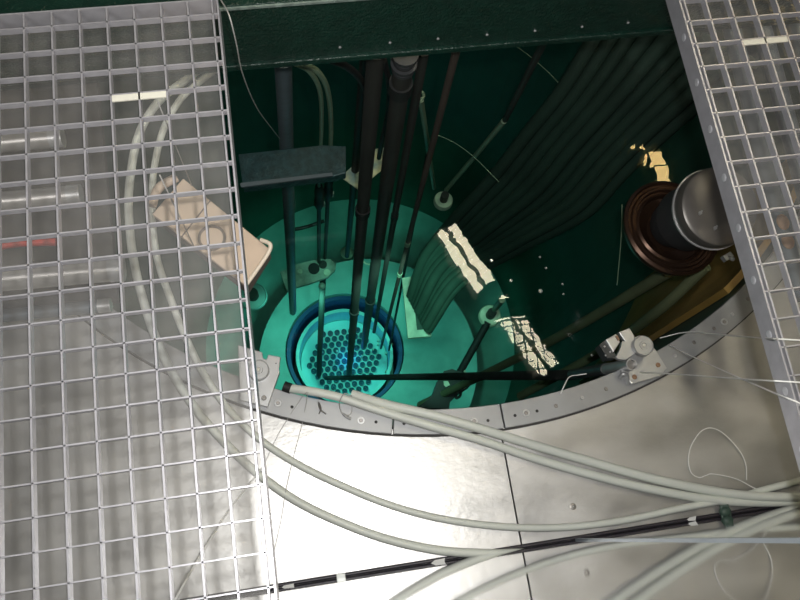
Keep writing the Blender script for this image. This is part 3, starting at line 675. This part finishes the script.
# ================================================================== UNDER THE LEFT GRATING
tr = thing('plastic_tray', 'beige plastic tray sticking out from under the left grating over the pool', 'tray', P(215, 230, .30))
zt = .36
q = [P(x, y, zt) for x, y in ((183, 178), (270, 249), (246, 286), (152, 214))]
bm = bmesh.new(); add_prism(bm, q, .010); obj('tray_floor', bm, 'tray', tr, bevel=.002)
bm = bmesh.new(); zz = .35; qq = [P(x, y, zz) for x, y in ((183, 178), (270, 250), (246, 288), (152, 214))]; add_prism(bm, [v - Vector((0, 0, .0)) for v in qq], .035); obj('side_wall', bm, 'tray_side', tr, bevel=.002)
bm = bmesh.new(); e0, e1 = q[1], q[2]; add_tube(bm, [e0 + Vector((-.012, .014, .006)), e0 + Vector((.001, .004, .010)), e0.lerp(e1, .12) + Vector((.003, 0, .006)), e0.lerp(e1, .5) + Vector((.002, 0, .003)), e1 + Vector((0, 0, .003))], .0032, n=6); obj('rim', bm, 'tray_pale', tr)
bm = bmesh.new(); a = q[0].lerp(q[3], .1); b = q[0].lerp(q[3], .9); add_tube(bm, [a + Vector((-.004, .006, .003)), a.lerp(b, .5) + Vector((-.012, .012, .004)), b + Vector((-.004, .006, .003))], .007, n=6); obj('rim', bm, 'tray', tr)
cc = P(212, 238, zt); bm = bmesh.new(); add_annulus(bm, (cc.x, cc.y), .017, .021, zt - .002, zt + .0015, seg=40); obj('embossed_ring', bm, 'tray_side', tr)
for c_ in (q[0].lerp(q[1], .1), q[3].lerp(q[2], .45)):
    bm = mk(add_tube, [c_ - Vector((0, 0, .004)), c_ + Vector((0, 0, GZ - .02 - zt))], .0009, seg=6, n=1); obj('hanger', bm, 'wire_grey', tr)
i0, i1 = q[0].lerp(q[1], .32), q[3].lerp(q[2], .32); bm = mk(add_bar, i0 + Vector((0, 0, .001)), i1 + Vector((0, 0, .001)), .002, .003); obj('divider', bm, 'tray_side', tr)

def pipe(name, label, a, b, z, r, m, cap=True):
    A, B = P(*a, z), P(*b, z); t = thing(name, label, 'pipe', A.lerp(B, .5) - Vector((0, 0, r)))
    bm = mk(add_cyl, A, B, r, seg=32); obj('tube', bm, m, t)
    d = (B - A).normalized(); bm = mk(add_cyl, B - d * .02, B + d * .002, r * 1.05, seg=32); obj('end_cap', bm, 'bright_alu', t)
    return t
pipe('silver_pipe', 'silver pipe under the left grating, uppermost of three', (-60, 148), (62, 137), .2, .0175, 'roller')
pipe('silver_pipe', 'silver pipe under the left grating, between the uppermost pipe and the red tape', (-60, 207), (80, 194), .2, .0165, 'roller')
pipe('silver_pipe', 'silver pipe under the left grating, lowest of three, below the red tape', (-60, 284), (122, 268), .2, .0215, 'roller')
bm = bmesh.new(); A, B = P(-20, 251, .24), P(56, 242, .24); add_tube(bm, [A, A.lerp(B, .5) + Vector((0, .004, .004)), B], .0065, n=6); tag(obj('red_tape', bm, 'tape_red'), 'red tape roll lying between two silver pipes under the left grating', 'tape')
pipe('grey_conduit', 'dull grey conduit under the left grating below the lowest silver pipe', (-60, 322), (110, 305), .1, .012, 'blue_grey')
# dark pan under the pipes
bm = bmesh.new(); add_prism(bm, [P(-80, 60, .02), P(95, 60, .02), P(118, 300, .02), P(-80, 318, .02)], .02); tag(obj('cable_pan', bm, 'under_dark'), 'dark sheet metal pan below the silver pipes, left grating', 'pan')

# ================================================================== UNDER THE RIGHT GRATING
for a, b, k in (((722, -10), (800, 300), 0), ((752, -10), (835, 300), 1), ((785, -10), (870, 300), 2)):
    bm = mk(add_tube, [P(*a, .3), P(a[0] * .5 + b[0] * .5, 145, .3), P(*b, .3)], .016, n=4)
    tag(obj('blue_grey_conduit', bm, 'blue_grey'), ['leftmost', 'middle', 'rightmost'][k] + ' blue grey conduit seen through the right grating', 'conduit')
for x, y, k in ((783, 222, 'upper'), (788, 241, 'lower')):
    bm = bmesh.new(); add_ball(bm, P(x, y, .34), .011, 2, (1, 1.3, .5)); tag(obj('rusty_cap', bm, 'rust'), k + ' rusty orange cap seen through the right grating beside the can', 'cap')

# ================================================================== BUBBLES ON THE WATER
for i, (x, y, r) in enumerate(((491.5, 260.5, .0045), (511, 280.5, .0042), (540.5, 291, .0055), (540, 257, .003), (546, 268, .003), (562.5, 284, .003), (563.5, 294, .0026), (592, 355, .0035))):
    p = P(x, y, WATER); bm = bmesh.new(); add_lathe(bm, p - Vector((0, 0, .001)), (0, 0, 1), [(r, 0), (r * .98, r * .3), (r * .8, r * .62), (r * .6, r * .3), (r * .5, .0008)], 18)
    lbl = ['upper left floating bubble beside the tube light reflection', 'second floating bubble, right of the middle of the tube light reflection', 'largest floating bubble right of the tube light reflection', 'upper of two tiny bubbles above the largest bubble', 'lower of two tiny bubbles above the largest bubble',
           'upper of two tiny bubbles right of the largest bubble', 'lower of two tiny bubbles right of the largest bubble', 'tiny floating bubble left of the right pulley bracket'][i]
    tag(obj('floating_bubble', bm, 'bubble'), lbl, 'bubble', 'floating bubbles on the water')

# ================================================================== HALL LAMPS ABOVE (seen mirrored in the water)
ZL = 3.1
def tube_lamp(a, b, label):
    A, B = above(*a, ZL), above(*b, ZL); d = (B - A).normalized(); s = d.cross(Vector((0, 0, 1))).normalized(); w = .050
    t = thing('ceiling_lamp', label, 'lamp', A.lerp(B, .5), 'tube lamps mirrored in the pool')
    bm = mk(add_box, A.lerp(B, .5) + Vector((0, 0, .07)), ((B - A).length + .06, .22, .06), math.atan2(d.y, d.x)); obj('housing', bm, 'lamp_body', t)
    for k in (-1, 1):
        bm = mk(add_cyl, A + s * w * k, B + s * w * k, .033, seg=20); obj('glow_tube', bm, 'tube_glow', t)
    bm = mk(add_box, B + Vector((0, 0, .01)) + d * .02, (.03, .15, .09), math.atan2(d.y, d.x)); obj('end_cap', bm, 'lamp_body', t)
    c = A.lerp(B, .5); bm = mk(add_cyl, c + Vector((0, 0, .1)), Vector((c.x, c.y, 4.16)), .01, seg=10); obj('hanger', bm, 'lamp_body', t)
tube_lamp((446, 229), (486, 287), 'twin tube ceiling lamp mirrored as the upper half of the bright streak')
tube_lamp((497, 300), (549, 369), 'twin tube ceiling lamp mirrored as the lower half of the bright streak')
# louvred warm lamp
A = above(655, 168, 3.2); ll = thing('ceiling_lamp', 'louvred warm ceiling lamp mirrored as golden cells above the bronze flange', 'lamp', A)
def cell(x, y): return above(x, y, 3.2)
bm = bmesh.new()
for i in range(-3, 5):
    add_bar(bm, cell(657 + 15.5 * i - 4, 140), cell(657 + 15.5 * i + 8, 240), .028, .03)
for j in range(7):
    add_bar(bm, cell(612, 154 + 15.5 * j), cell(722, 146 + 15.5 * j), .028, .03)
obj('louvre', bm, 'olive', ll)
for q4 in (((648, 155), (660, 154), (662, 168), (651, 169)), ((653, 171), (664, 170), (667, 184), (656, 185)), ((629, 148.5), (633, 148.5), (633, 152), (629, 152)), ((639.5, 148), (642, 148), (642, 152), (640, 152)), ((641, 157), (644, 157), (645, 167), (643, 167))):
    bm = bmesh.new(); add_prism(bm, [cell(*v) - Vector((0, 0, .035)) for v in q4], .02); obj('glow_panel', bm, 'gold_glow', ll)
bm = mk(add_cyl, A + Vector((0, 0, 0)), Vector((A.x, A.y, 4.16)), .012, seg=10); obj('hanger', bm, 'lamp_body', ll)
